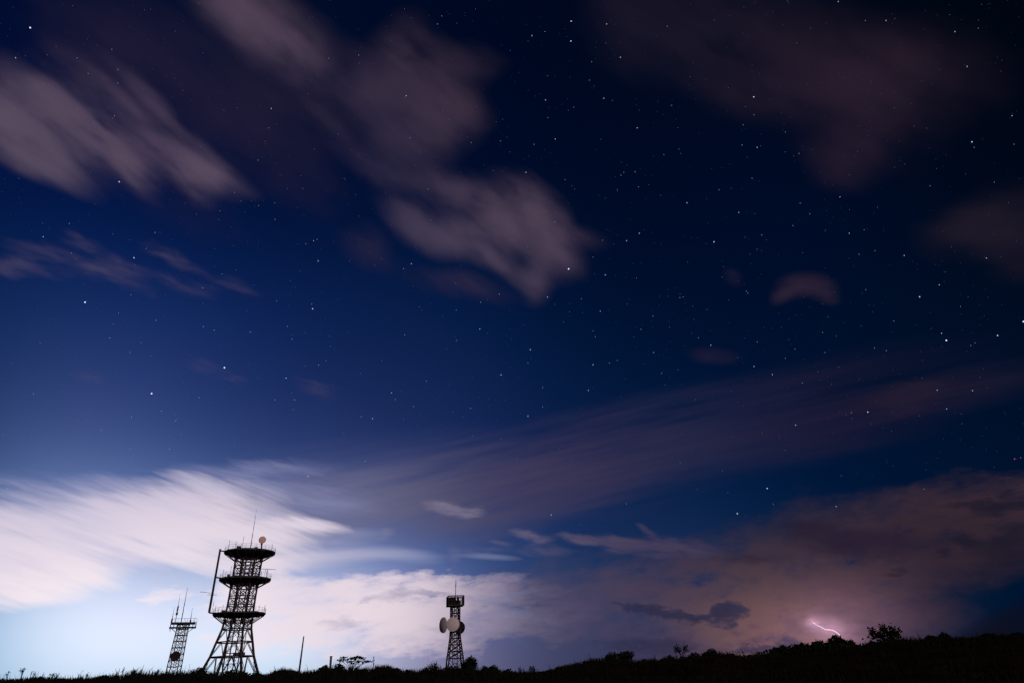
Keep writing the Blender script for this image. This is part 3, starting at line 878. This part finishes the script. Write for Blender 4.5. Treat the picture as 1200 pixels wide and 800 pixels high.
# ---- big octagonal tower with three decks
A = Axis(269, 786, 190.0)
z_ = A.z
T = thing('lattice_tower', (A.x, A.y, A.z0), 'tall black eight-legged lattice tower with three round decks, tallest of the three towers', 'radio tower')
PH = A.yaw + PI / 8
def hw(py, px_half): return z_(py), px_half * A.m(z_(py))
zb = z_(792)
lv = [(min(0, zb) - .5, 41.5 * A.m(0))] + [hw(769, 26), hw(752, 21.5), hw(737, 17.3), hw(728, 16.3), hw(719, 16), hw(709, 15.7), hw(699, 15.5), hw(688, 15.5), hw(681, 15.3), hw(673, 15.3), hw(664, 15.4), hw(656, 15.6)]
lv = [(z, r * 1.07) for z, r in lv]
lattice(T, 8, PH, lv, .24, .15, .10, ['K', 'V', 'V', 'X', 'X', 'X', 'X', 'X', 'X', 'V', 'X', 'X'])
# inner lift and cable shaft
inner = MB()
zt = z_(652)
for sx, sy in ((-1, -1), (1, -1), (1, 1), (-1, 1)):
    inner.tube((sx * 1.3, sy * 1.3, -.5), (sx * 1.3, sy * 1.3, zt), .16, None, 5)
zz = 0
while zz < zt - 2.5:
    for (a, b) in (((-1, -1), (1, -1)), ((1, -1), (1, 1)), ((1, 1), (-1, 1)), ((-1, 1), (-1, -1))):
        inner.tube((a[0] * 1.3, a[1] * 1.3, zz), (b[0] * 1.3, b[1] * 1.3, zz), .06, None, 4)
        inner.tube((a[0] * 1.3, a[1] * 1.3, zz), (b[0] * 1.3, b[1] * 1.3, zz + 2.5), .05, None, 4)
    zz += 2.5
inner.build('inner_shaft', STEEL, T)
cab = MB()
for (x0, y0) in ((2.6, .4), (2.9, -.3), (-2.4, .8)):
    cab.tube((x0, y0, -.5), (x0, y0, zt), .10, None, 5)
cab.build('cable_run', STEEL, T)
# service floor low in the tower with cabinets
zf = z_(769)
# open walkway ring instead of a full floor
mb = MB()
ro, ri = 25.5 * A.m(zf), 19.5 * A.m(zf)
k0 = len(mb.v)
for (rr, zz) in ((ro, -.12), (ro, .12), (ri, .12), (ri, -.12)):
    for i in range(8):
        t = PH + 2 * PI * i / 8; mb.v.append(Vector((rr * math.cos(t), rr * math.sin(t), zf + zz)))
for q in range(4):
    for i in range(8):
        j = (i + 1) % 8; q2 = (q + 1) % 4
        mb.f.append((k0 + q*8 + i, k0 + q*8 + j, k0 + q2*8 + j, k0 + q2*8 + i)); mb.mi.append(0)
mb.build('service_walkway', DECK, T)
mb = MB(); mb.box((A.side * 1.6).to_tuple()[:2] + (zf + .55,), 3.0, 1.4, .8, A.yaw); mb.build('equipment_cabinet', DECK, T)
# decks
def deck(py, half, under, ub, rim=1.0):
    z = z_(py); Rk = half * A.m(z)
    mb = MB()
    mb.prism((0, 0, z), [(Rk * .97, -.30 * rim), (Rk, -.26 * rim), (Rk, .16), (Rk * .985, .20)], 16, A.yaw + PI / 16)
    d = mb.build('deck', DECK, T)
    ri = 15.6 * A.m(z)
    sk = MB(); sk.prism((0, 0, z), [(ri * 1.15, -ub), (Rk * .80, -ub * .62), (Rk * .975, -.31)], 16, A.yaw + PI / 16)
    sk.build('deck_underside', DECK, T)
    b = MB()
    for i in range(16):
        t = A.yaw + PI / 16 + 2 * PI * i / 16; e = Vector((math.cos(t), math.sin(t), 0))
        b.tube(e * Rk * .96 + Vector((0, 0, z - .34)), e * ri + Vector((0, 0, z - under)), .10, None, 4)
        b.tube(e * Rk * .62 + Vector((0, 0, z - .34)), e * ri + Vector((0, 0, z - under)), .08, None, 4)
        b.tube(e * ri + Vector((0, 0, z - .45)), e * Rk * .96 + Vector((0, 0, z - .45)), .14, None, 4)
    for fr in (.62, .8):
        for i in range(16):
            t = A.yaw + PI / 16 + 2 * PI * i / 16; t2 = t + PI / 8
            b.tube((math.cos(t) * Rk * fr, math.sin(t) * Rk * fr, z - .45), (math.cos(t2) * Rk * fr, math.sin(t2) * Rk * fr, z - .45), .11, None, 4)
    b.build('deck_bracket', STEEL, T)
    mb = MB()
    c = [Vector((Rk * .985 * math.cos(A.yaw + PI/16 + 2*PI*i/16), Rk * .985 * math.sin(A.yaw + PI/16 + 2*PI*i/16), z + .2)) for i in range(16)]
    for i in range(16):
        a, e = c[i], c[(i+1) % 16]
        for hh in (1.15, .6): mb.tube(a + Vector((0, 0, hh)), e + Vector((0, 0, hh)), .02, None, 4)
        mb.tube(a, a + Vector((0, 0, 1.15)), .025, None, 4); q = a.lerp(e, .5); mb.tube(q, q + Vector((0, 0, 1.15)), .02, None, 4)
    mb.build('railing', STEEL, T)
    return z, Rk
z1, R1 = deck(647.5, 30.5, 2.4, 1.35)
z2, R2 = deck(679.0, 30.8, 2.2, 1.15)
z3, R3 = deck(719.3, 31.6, 2.6, .40, .6)
# feeder pole on the left with its arms
p = MB()
a = A.pt(258.2, 643, 0); b = A.pt(245, 717.5, 0)
p.tube(b, a, .30, .26, 8); p.build('feeder_pole', STEEL, T)
for (x0, y0, x1, y1, zz) in ((257.5, 645, 264, 646, z1), (253, 676, 260, 678, z2), (245, 717.5, 252, 718.5, z3)):
    p = MB(); p.tube(A.pt(x0, y0, 0), A.pt(x1 + 3, y1, 0), .2, None, 6); p.build('support_arm', STEEL, T)
q = A.pt(248.8, 696.5, 0)
p = MB(); p.tube(q - A.side * 1.2, q + A.side * 1.1, .06, None, 5); p.build('antenna_arm', STEEL, T)
yagi(T, q - A.side * .9 + Vector((0, 0, .5)), -A.side + Vector((0, 0, .12)), 2.2, .5)
# yagi on the second deck
q = A.pt(312.5, 675.5, 0)
p = MB(); p.tube((q.x, q.y, z2), q + Vector((0, 0, 2.2)), .08, None, 6); p.tube(q + Vector((0, 0, .6)), q + Vector((0, 0, 2.0)) - A.side * .7, .05, None, 4); p.build('antenna_post', STEEL, T)
yagi(T, q + Vector((0, 0, 2.1)) - A.side * 1.3, A.side + A.away * .2, 3.6, .7)
# small deck antennas
for (px, py, h) in ((261, 674, 1.6), (264, 675, 1.2), (252, 715, 1.3), (256, 716, 1.2), (310, 714, 1.2), (268, 640, 1.8), (276, 639, 1.3), (318, 645, 2.0), (284, 639, 2.6), (270, 671, 1.8), (306, 674, 1.1), (249, 714, 1.8), (261, 713, .9), (303, 716, 1.4)):
    q = A.pt(px, py, 0); p = MB(); p.tube(q - Vector((0, 0, .8)), q + Vector((0, 0, h)), .05, None, 5); p.build('rod_antenna', STEEL, T)
for (px, py, w) in ((280, 641, 1.2), (300, 642, .9), (300, 675, 1.0), (268, 674, .8), (262, 716, 1.1), (300, 717, .9)):
    q = A.pt(px, py, -2.5); p = MB(); p.box(q - Vector((0, 0, .2)), w, .7, 1.0, A.yaw); p.build('equipment_box', DECK, T)
# top whip
a = A.pt(293.2, 644, 0); b = A.pt(300.6, 597, 0)
p = MB(); m = a.lerp(b, .35); p.tube(a, m, .11, .09, 6); p.tube(m, b, .075, .03, 6); p.build('whip_antenna', STEEL, T)
# top dish on its post
q = A.pt(307.5, 632.3, 0); f = A.pt(306, 646, 0)
p = MB(); p.tube(f, q - Vector((0, 0, .7)) , .22, .18, 7); p.box(q - Vector((0, 0, 1.1)), .5, .5, .7, A.yaw); p.build('dish_mount', STEEL, T)
ax = (-A.away - A.side * .15 + Vector((0, 0, -.05))).normalized()
p = MB(); p.lathe(q + ax * .35, -ax, [(.05, -.18), (.6, -.12), (.98, 0), (1.02, .25), (.75, .55), (.25, .8)], 28); d_ = p.build('dish_antenna', RADOME, T)

# ---- small square mast with whips
A = Axis(202.5, 789, 170.0); z_ = A.z
T = thing('antenna_mast', (A.x, A.y, A.z0), 'small slim square lattice mast with whip antennas, leftmost tower', 'radio mast')
k = math.sqrt(2)
lvl = [(-.6, 7.2 * k * A.m(0))]
ys = [781, 773.5, 766, 758.5, 751, 744, 737, 731.5]
for i, y in enumerate(ys): lvl.append((z_(y), (6.9 - 1.7 * (i + 1) / len(ys)) * k * A.m(z_(y))))
lattice(T, 4, A.yaw + PI/4 + .32, lvl, .10, .07, .05, ['X'] * 8)
ins = MB()
for dx in (-.25, .25): ins.tube((dx, .1, -.4), (dx, .1, z_(732)), .05, None, 4)
zz = .3
while zz < z_(733): ins.tube((-.25, .1, zz), (.25, .1, zz), .03, None, 4); zz += .6
ins.build('ladder', STEEL, T)
zt = z_(730); hwp = 14.0 * A.m(zt)
mb = MB(); mb.box((0, 0, zt), hwp * 2, hwp * 1.5, .26, A.yaw); 
mb.build('deck', DECK, T)
mb = MB()
for yy in (-.75, -.25, .25, .75):
    c = A.away * hwp * yy; mb.tube(c - A.side * hwp * 1.12 + Vector((0, 0, zt - .9)), c + A.side * hwp * 1.12 + Vector((0, 0, zt - .9)), .055, None, 4)
for i in range(9):
    s = -1.05 + 2.1 * i / 8
    for yy in (-.75, .75):
        c = A.away * hwp * yy + A.side * hwp * s; mb.tube(c + Vector((0, 0, zt - 1.15)), c + Vector((0, 0, zt)), .05, None, 4)
for s in (-1, 1):
    mb.tube(A.side * hwp * s + Vector((0, 0, zt - .9)), A.side * 4.5 * A.m(zt) * s + Vector((0, 0, zt - 2.2)), .06, None, 4)
mb.build('antenna_frame', STEEL, T)
rr = MB()
for i in range(9):
    s = -1.05 + 2.1 * i / 8
    rr.tube(A.side * hwp * s - A.away * hwp * .7 + Vector((0, 0, zt)), A.side * hwp * s - A.away * hwp * .7 + Vector((0, 0, zt + .9)), .03, None, 4)
rr.tube(-A.side * hwp * 1.05 - A.away * hwp * .7 + Vector((0, 0, zt + .9)), A.side * hwp * 1.05 - A.away * hwp * .7 + Vector((0, 0, zt + .9)), .03, None, 4)
rr.build('railing', STEEL, T)
for (x0, y0, x1, y1, r0) in ((200.8, 730, 204.3, 711, .07), (205.3, 730, 211.2, 696, .07), (212, 730, 219.8, 688, .10), (222.5, 731, 225.6, 712, .08), (227.5, 731, 228.8, 723, .05), (229.5, 733, 231, 727, .05), (217, 731, 217.8, 725, .05), (199.5, 738, 200.5, 730, .06)):
    a = A.pt(x0, y0, 0); b = A.pt(x1, y1, 0); m = a.lerp(b, .55)
    p = MB(); p.tube(a - Vector((0, 0, .3)), m, r0, r0 * .85, 6); p.tube(m, b, r0 * .65, r0 * .3, 6); 
    if x0 == 205.3:
        c = a.lerp(b, .33); p.box(c, .45, .35, .6, A.yaw); c = a.lerp(b, .5); p.box(c, .32, .3, 1.2, A.yaw)
    if x0 in (200.8, 222.5):
        c = a.lerp(b, .15); p.box(c, .34, .3, .9, A.yaw)
    p.build('whip_antenna', STEEL, T)
c = A.pt(205.6, 768.3, -6.2 * A.m(5))
ax = (-A.away + A.side * .1).normalized()
p = MB(); rd = 5.8 * A.m(z_(768)); p.lathe(c, -ax, [(.05, -.1), (rd * .9, -.08), (rd, 0), (rd, .7), (rd * .6, 1.0), (.2, 1.25)], 26); p.build('drum_dish', DARKDISH, T)

# ---- dish tower in the middle
A = Axis(533.2, 781, 200.0); z_ = A.z
T = thing('dish_tower', (A.x, A.y, A.z0), 'dark lattice tower with three round dishes and a square top cage, rightmost tower', 'radio tower')
lvl = [(-.6, 10.6 * k * A.m(0))]
for (y, h) in ((771, 9.0), (763, 7.8), (755, 6.8), (747.5, 5.9), (740, 5.4), (732.5, 5.1), (725, 5.0), (718, 5.0), (711, 5.0), (704, 5.0)):
    lvl.append((z_(y), h * k * A.m(z_(y)) * .93))
lattice(T, 4, A.yaw + PI/4 + .18, lvl, .20, .12, .10, ['X', 'X', 'X', 'X', 'X', 'X', 'X', 'X', 'X', 'X'])
p = MB()
for s in (-.8, -.3, .3, .8):
    p.tube(A.side * s + A.away * .2 + Vector((0, 0, -.5)), A.side * s + A.away * .2 + Vector((0, 0, z_(704))), .12, None, 5)
zz = 0
while zz < z_(706): p.tube(-A.side * .8 + Vector((0, 0, zz)), A.side * .8 + Vector((0, 0, zz)), .06, None, 4); zz += 1.1
p.build('cable_ladder', STEEL, T)
zt = z_(710); H = z_(698.8) - zt; hwp = 9.3 * A.m(zt)
p = MB(); p.box((0, 0, zt + .12), hwp * 2, hwp * 2, .25, A.yaw + .12); p.build('deck', DECK, T)
cage = MB()
ca, sa = Matrix.Rotation(A.yaw + .12, 3, 'Z'), 0
for lvz in (.3, H * .5, H):
    cs = [ca @ Vector((x * hwp, y * hwp, zt + lvz)) for x, y in ((-1, -1), (1, -1), (1, 1), (-1, 1))]
    for i in range(4): cage.tube(cs[i], cs[(i+1) % 4], .16 if lvz == H else .08, None, 4)
for i in range(4):
    for q in range(5):
        x0, y0 = ((-1 + .4 * q, -1), (1, -1 + .4 * q), (1 - .4 * q, 1), (-1, 1 - .4 * q))[i]
        c = ca @ Vector((x0 * hwp, y0 * hwp, zt)); cage.tube(c, c + Vector((0, 0, H)), .10, None, 4)
cage.build('top_cage', STEEL, T)
# panels and a drum in the left half of the cage
for s, w in ((-.62, 1.5), (-.15, 1.0), (.35, .8)):
    p = MB(); p.box(A.side * hwp * s - A.away * hwp * .8 + Vector((0, 0, zt + H * .5)), w, .4, H * .8, A.yaw); p.build('panel_antenna', DARKDISH, T)
c = A.pt(529.5, 704.8, -hwp * .6); rd = 5.0 * A.m(zt)
p = MB(); p.lathe(c, A.away + A.side * .3, [(.05, -.1), (rd * .9, -.1), (rd, 0), (rd, .9), (rd * .5, 1.3)], 24); p.build('drum_dish', DARKDISH, T)
a = A.pt(533.8, 700, 0); b = A.pt(534.3, 678.5, 0); m = a.lerp(b, .6)
p = MB(); p.tube(a - Vector((0, 0, 1)), m, .11, .09, 6); p.tube(m, b, .16, .05, 6); p.build('whip_antenna', STEEL, T)
def big_dish(px, py, rp, depth, ax, material, name='dish_antenna'):
    c = A.pt(px, py, depth); rd = rp * A.m(z_(py)); ax = Vector(ax).normalized()
    p = MB(); p.lathe(c, ax, [(.05, .42), (rd * .45, .32), (rd * .85, .10), (rd, 0), (rd * 1.02, -.35), (rd * .8, -.7), (rd * .35, -1.05), (.25, -1.2)], 36)
    d = p.build(name, material, T)
    m = MB(); m.tube(c - ax * 1.15, Vector((0, 0, c.z)) - ax * .2, .16, None, 6); m.build('dish_mount', STEEL, T)
    return d
big_dish(530.6, 731, 7.5, -3.2, -A.away - A.side * .15, DISH)
big_dish(518.9, 732, 8.2, -1.0, -A.side * 1.0 - A.away * .62, DISH)
big_dish(538.5, 735, 6.8, 1.2, A.away * .8 + A.side * .25, DARKDISH)

# ------------------------------------------------------------------ lightning, far off
pts = [(951.5, 729.0), (954, 729.5), (957, 731.8), (961, 733.6), (964, 735.4), (967.5, 737.2), (971, 737.4), (975, 737.8), (979, 739.6), (983, 742.5), (986, 746)]
LD = 9000.0
b = MB()
W3 = [at(x, y, LD + random.uniform(-120, 120)) for x, y in pts]
org = W3[0].copy()
for i in range(len(W3) - 1):
    b.tube(W3[i], W3[i+1], 5.0 if i < 4 else 7.5, 6.0, 6)
o = b.build('bolt', emit('lightning_plasma', (1.0, .62, .82), 1.0), None)
o.name = 'lightning_bolt'
tag(o, 'pink-white lightning bolt slanting down behind the dark thicket', 'lightning')
fk = MB()
for br_ in (((952, 729), (949.5, 727.6), (947.5, 727.8)), ((953, 729.4), (954.5, 726.5), (957, 725.4), (960, 723.6)), ((957, 731.8), (961, 731.4), (964, 730))):
    q = [at(x, y, LD) for x, y in br_]
    for a_, b_ in zip(q, q[1:]): fk.tube(a_, b_, 2.5, 1.5, 5)
f_ = fk.build('fork', emit('lightning_fork_plasma', (1.0, .6, .8), .32), o)

# ------------------------------------------------------------------ stars
T1 = """106,98,5 55,204,3 166,193,1 271,204,2 310,259,2 393,174,2 415,244,2 414,292,2 438,352,1 402,408,2 397,416,1 419,639,4 954,382,3 945,450,2 907,563,2 932,497,1 825,676,2 884,706,1 909,723,2 966,713,2 967,771,2 774,741,2 769,772,1 690,753,1 652,714,1 1010,663,1 1065,663,1 1156,205,2 643,318,1 787,387,1 256,21,1 308,138,1 530,33,1 508,35,1 244,786,2 150,784,1 67,627,1 7,674,1 1105,524,1 1188,471,1 697,12,1 617,110,1 318,603,1 90,197,1 152,294,1"""
T2 = """808,75,4 807,145,4 933,85,3 670,126,3 715,112,2 981,202,3 880,217,2 872,282,2 889,302,1 352,57,2 338,85,2 248,63,1 61,194,2 65,222,1 228,337,3 222,345,1 718,352,3 817,377,2 923,346,3 953,354,1 475,376,1 567,420,1 726,414,2 1040,450,3 752,489,3 678,508,2 457,501,2 560,496,2 583,483,1 242,484,2 649,606,3 993,606,2 983,616,2 1033,604,2 971,668,2 787,632,2 1045,657,2 1081,650,1 1134,544,2 1161,371,2 1146,93,2 912,490,1 984,570,1 1047,388,1 306,665,2 12,630,1 750,780,2 545,428,1 928,698,1 1123,687,1 820,664,1 725,267,1 657,145,1 314,772,1 262,580,1 1193,540,1 1187,524,1 1183,449,1 62,760,1 50,684,1"""
T3 = """547,6,3 642,73,2 715,73,3 745,66,1 957,112,3 1039,100,2 1041,72,1 1000,234,3 1051,16,1 938,52,1 250,341,4 251,404,2 213,439,2 361,464,2 209,510,2 262,518,3 274,513,1 360,534,1 409,540,2 391,548,1 227,553,1 244,626,2 128,667,2 170,663,1 15,713,3 197,747,3 252,750,1 413,714,2 447,752,2 553,692,3 388,793,2 1017,499,4 1025,518,2 1158,407,3 1165,507,2 1096,640,2 995,612,1 858,450,1 870,653,2 780,577,1 745,588,1 586,615,1 686,730,1 1121,213,1 1120,250,1 27,270,1 160,309,1 450,100,1 615,533,1"""
T4 = """152,31,3 396,21,1 545,16,2 563,16,1 456,42,1 515,72,2 471,105,4 251,89,2 268,107,1 474,130,1 299,261,5 461,235,2 416,298,2 398,338,1 547,324,2 386,386,2 141,404,2 497,403,2 458,437,2 530,450,1 41,477,1 117,583,2 533,582,5 789,491,5 715,347,2 714,266,1 712,211,2 753,360,2 880,366,2 868,290,1 780,162,2 973,257,2 1096,267,2 1099,284,4 1010,346,2 1027,377,1 1027,391,2 1075,56,2 1102,45,3 1115,40,2 1119,116,3 1055,152,1 1146,466,2 1120,481,2 1073,486,1 1162,415,1 1006,528,3 967,604,2 1035,604,2 1030,638,2 1025,580,1 872,480,1 907,527,1 700,596,2 645,546,1 568,644,2 617,677,2 618,658,1 462,665,2 356,711,2 596,777,2 458,777,1 636,728,1 597,730,1 303,675,1 277,674,1 309,540,1 825,768,1 1170,550,1 1158,380,1 1072,368,1 820,62,1 893,200,1 1020,186,1"""
T5 = """1048,19,3 1003,45,3 918,44,2 958,58,1 885,103,2 799,144,5 928,165,3 890,162,1 1038,176,2 998,177,1 844,249,2 725,243,3 910,292,3 555,232,2 490,261,2 246,126,3 219,143,2 142,108,1 28,117,1 118,132,1 252,203,1 402,193,1 404,289,2 282,288,1 222,375,2 487,355,3 404,396,2 372,425,1 598,392,1 664,428,3 656,475,2 562,516,3 885,362,2 893,382,2 885,481,3 970,466,2 942,475,2 1095,310,2 1190,245,2 1190,232,1 1148,240,1 1053,356,2 1028,383,1 1154,349,1 1098,438,2 1126,511,2 868,571,3 708,561,2 708,629,2 656,661,3 454,634,2 427,666,1 391,647,1 254,627,2 299,538,2 176,580,3 190,603,2 110,670,3 70,663,2 218,672,1 9,724,1 462,730,1 142,468,1 66,511,1 212,572,1 802,295,1 848,298,1 781,331,1 643,340,1 593,490,1 1006,268,1 750,267,1 1184,498,1 1173,212,1"""
T6 = """110,49,4 219,33,1 278,25,2 586,19,3 638,7,2 676,80,2 620,92,2 779,97,3 1068,106,3 262,75,1 143,136,1 18,121,1 138,173,1 224,222,2 229,229,2 2,242,2 35,275,1 643,217,2 631,229,1 833,242,4 902,200,3 977,276,2 656,269,1 743,327,2 627,344,1 1003,241,1 1198,329,5 927,395,5 910,370,3 1107,378,4 1028,404,2 1013,413,2 874,353,1 674,422,2 716,431,2 492,367,2 347,349,1 262,401,2 500,438,2 395,426,2 361,458,2 251,487,3 316,515,3 55,386,2 99,412,3 31,369,1 193,455,1 475,506,1 421,545,2 895,570,3 1019,572,3 928,636,3 833,660,1 651,647,4 593,649,2 595,668,1 575,657,1 397,693,3 735,713,1 171,572,1 44,603,1 340,733,1 979,653,1 981,688,1 978,744,1 86,287,1 398,305,1 510,313,1 945,66,1 923,154,1 372,393,1 281,722,1 540,380,1 492,268,1"""
stars = []
for s, ox, oy in ((T1, 0, 0), (T2, 400, 0), (T3, 800, 0), (T4, 0, 267), (T5, 400, 267), (T6, 800, 267)):
    for w in s.split():
        x, y, b_ = w.split(','); stars.append((ox + float(x) / 3, oy + float(y) / 3, int(b_), 0))
stars += [(428, 540.5, 2, 0), (442, 542, 1, 0), (361, 558, 3, 0), (646, 603, 3, 0), (734, 590, 2, 0), (864, 601.5, 4, 0), (817, 573, 1, 0), (853, 577, 1, 0), (680, 614, 1, 0),
          (899, 572, 4, 0), (906, 590, 2, 0), (980, 593, 3, 0), (986, 557, 1, 0), (1083, 573, 2, 0), (1085, 550, 1, 0), (1165, 547, 1, 0), (1189, 537.5, 3, 1), (1196, 536, 2, 0),
          (9, 572, 2, 0), (79, 543, 1, 0), (155, 538, 1, 0)]
rs = random.Random(5)
for _ in range(1700):
    x = rs.uniform(-150, 1350); y = rs.uniform(-150, 560)
    stars.append((x, y, 1 if (rs.random() < .06) else 0, 0))
LV = {5: (.9, 1.25), 4: (.72, .85), 3: (.6, .50), 2: (.5, .27), 1: (.45, .12), 0: (.42, .05)}
smats = [emit('starlight_faint', (.5, .66, 1), LV[0][1] * .6, True), emit('starlight_dim', (.55, .7, 1), LV[1][1] * .6, True), emit('starlight_soft', (.62, .74, 1), LV[2][1] * .6, True),
         emit('starlight_clear', (.72, .8, 1), LV[3][1] * .6, True), emit('starlight_bright', (.68, .76, 1), LV[4][1] * .6, True), emit('starlight_brightest', (.72, .8, 1), LV[5][1] * .6, True),
         emit('starlight_red', (1, .15, .3), .4, True)]
SD = 42000.0
verts, faces, mi = [], [], []
for x, y, b_, red in stars:
    d = ray(x, y); rr = LV[b_][0] / F * SD * (d.dot(ray(600, 400))) ; c = CAM + d * SD
    u = d.orthogonal().normalized(); w = d.cross(u)
    k0 = len(verts)
    verts += [tuple(c + v) for v in (u * rr, -u * rr, w * rr, -w * rr, d * rr, -d * rr)]
    for a_, b2 in ((0, 2), (2, 1), (1, 3), (3, 0)):
        faces += [(k0 + a_, k0 + b2, k0 + 5), (k0 + b2, k0 + a_, k0 + 4)]; mi += [6 if red else b_] * 2
me = bpy.data.meshes.new('stars'); me.from_pydata(verts, [], faces)
for m in smats: me.materials.append(m)
me.polygons.foreach_set('material_index', mi); me.update()
tag(link('stars', me), 'scattered white and bluish stars over the night sky', 'stars', kind='stuff')

# ------------------------------------------------------------------ warm sun lamp from behind right, for unseen town light
sd = bpy.data.lights.new('warm_rear_light', 'SUN'); sd.energy = 1.05; sd.angle = math.radians(.5); sd.color = (1.0, .84, .80)
so = bpy.data.objects.new('warm_rear_light', sd); C.objects.link(so)
so.rotation_euler = (math.radians(72), 0, math.radians(28))
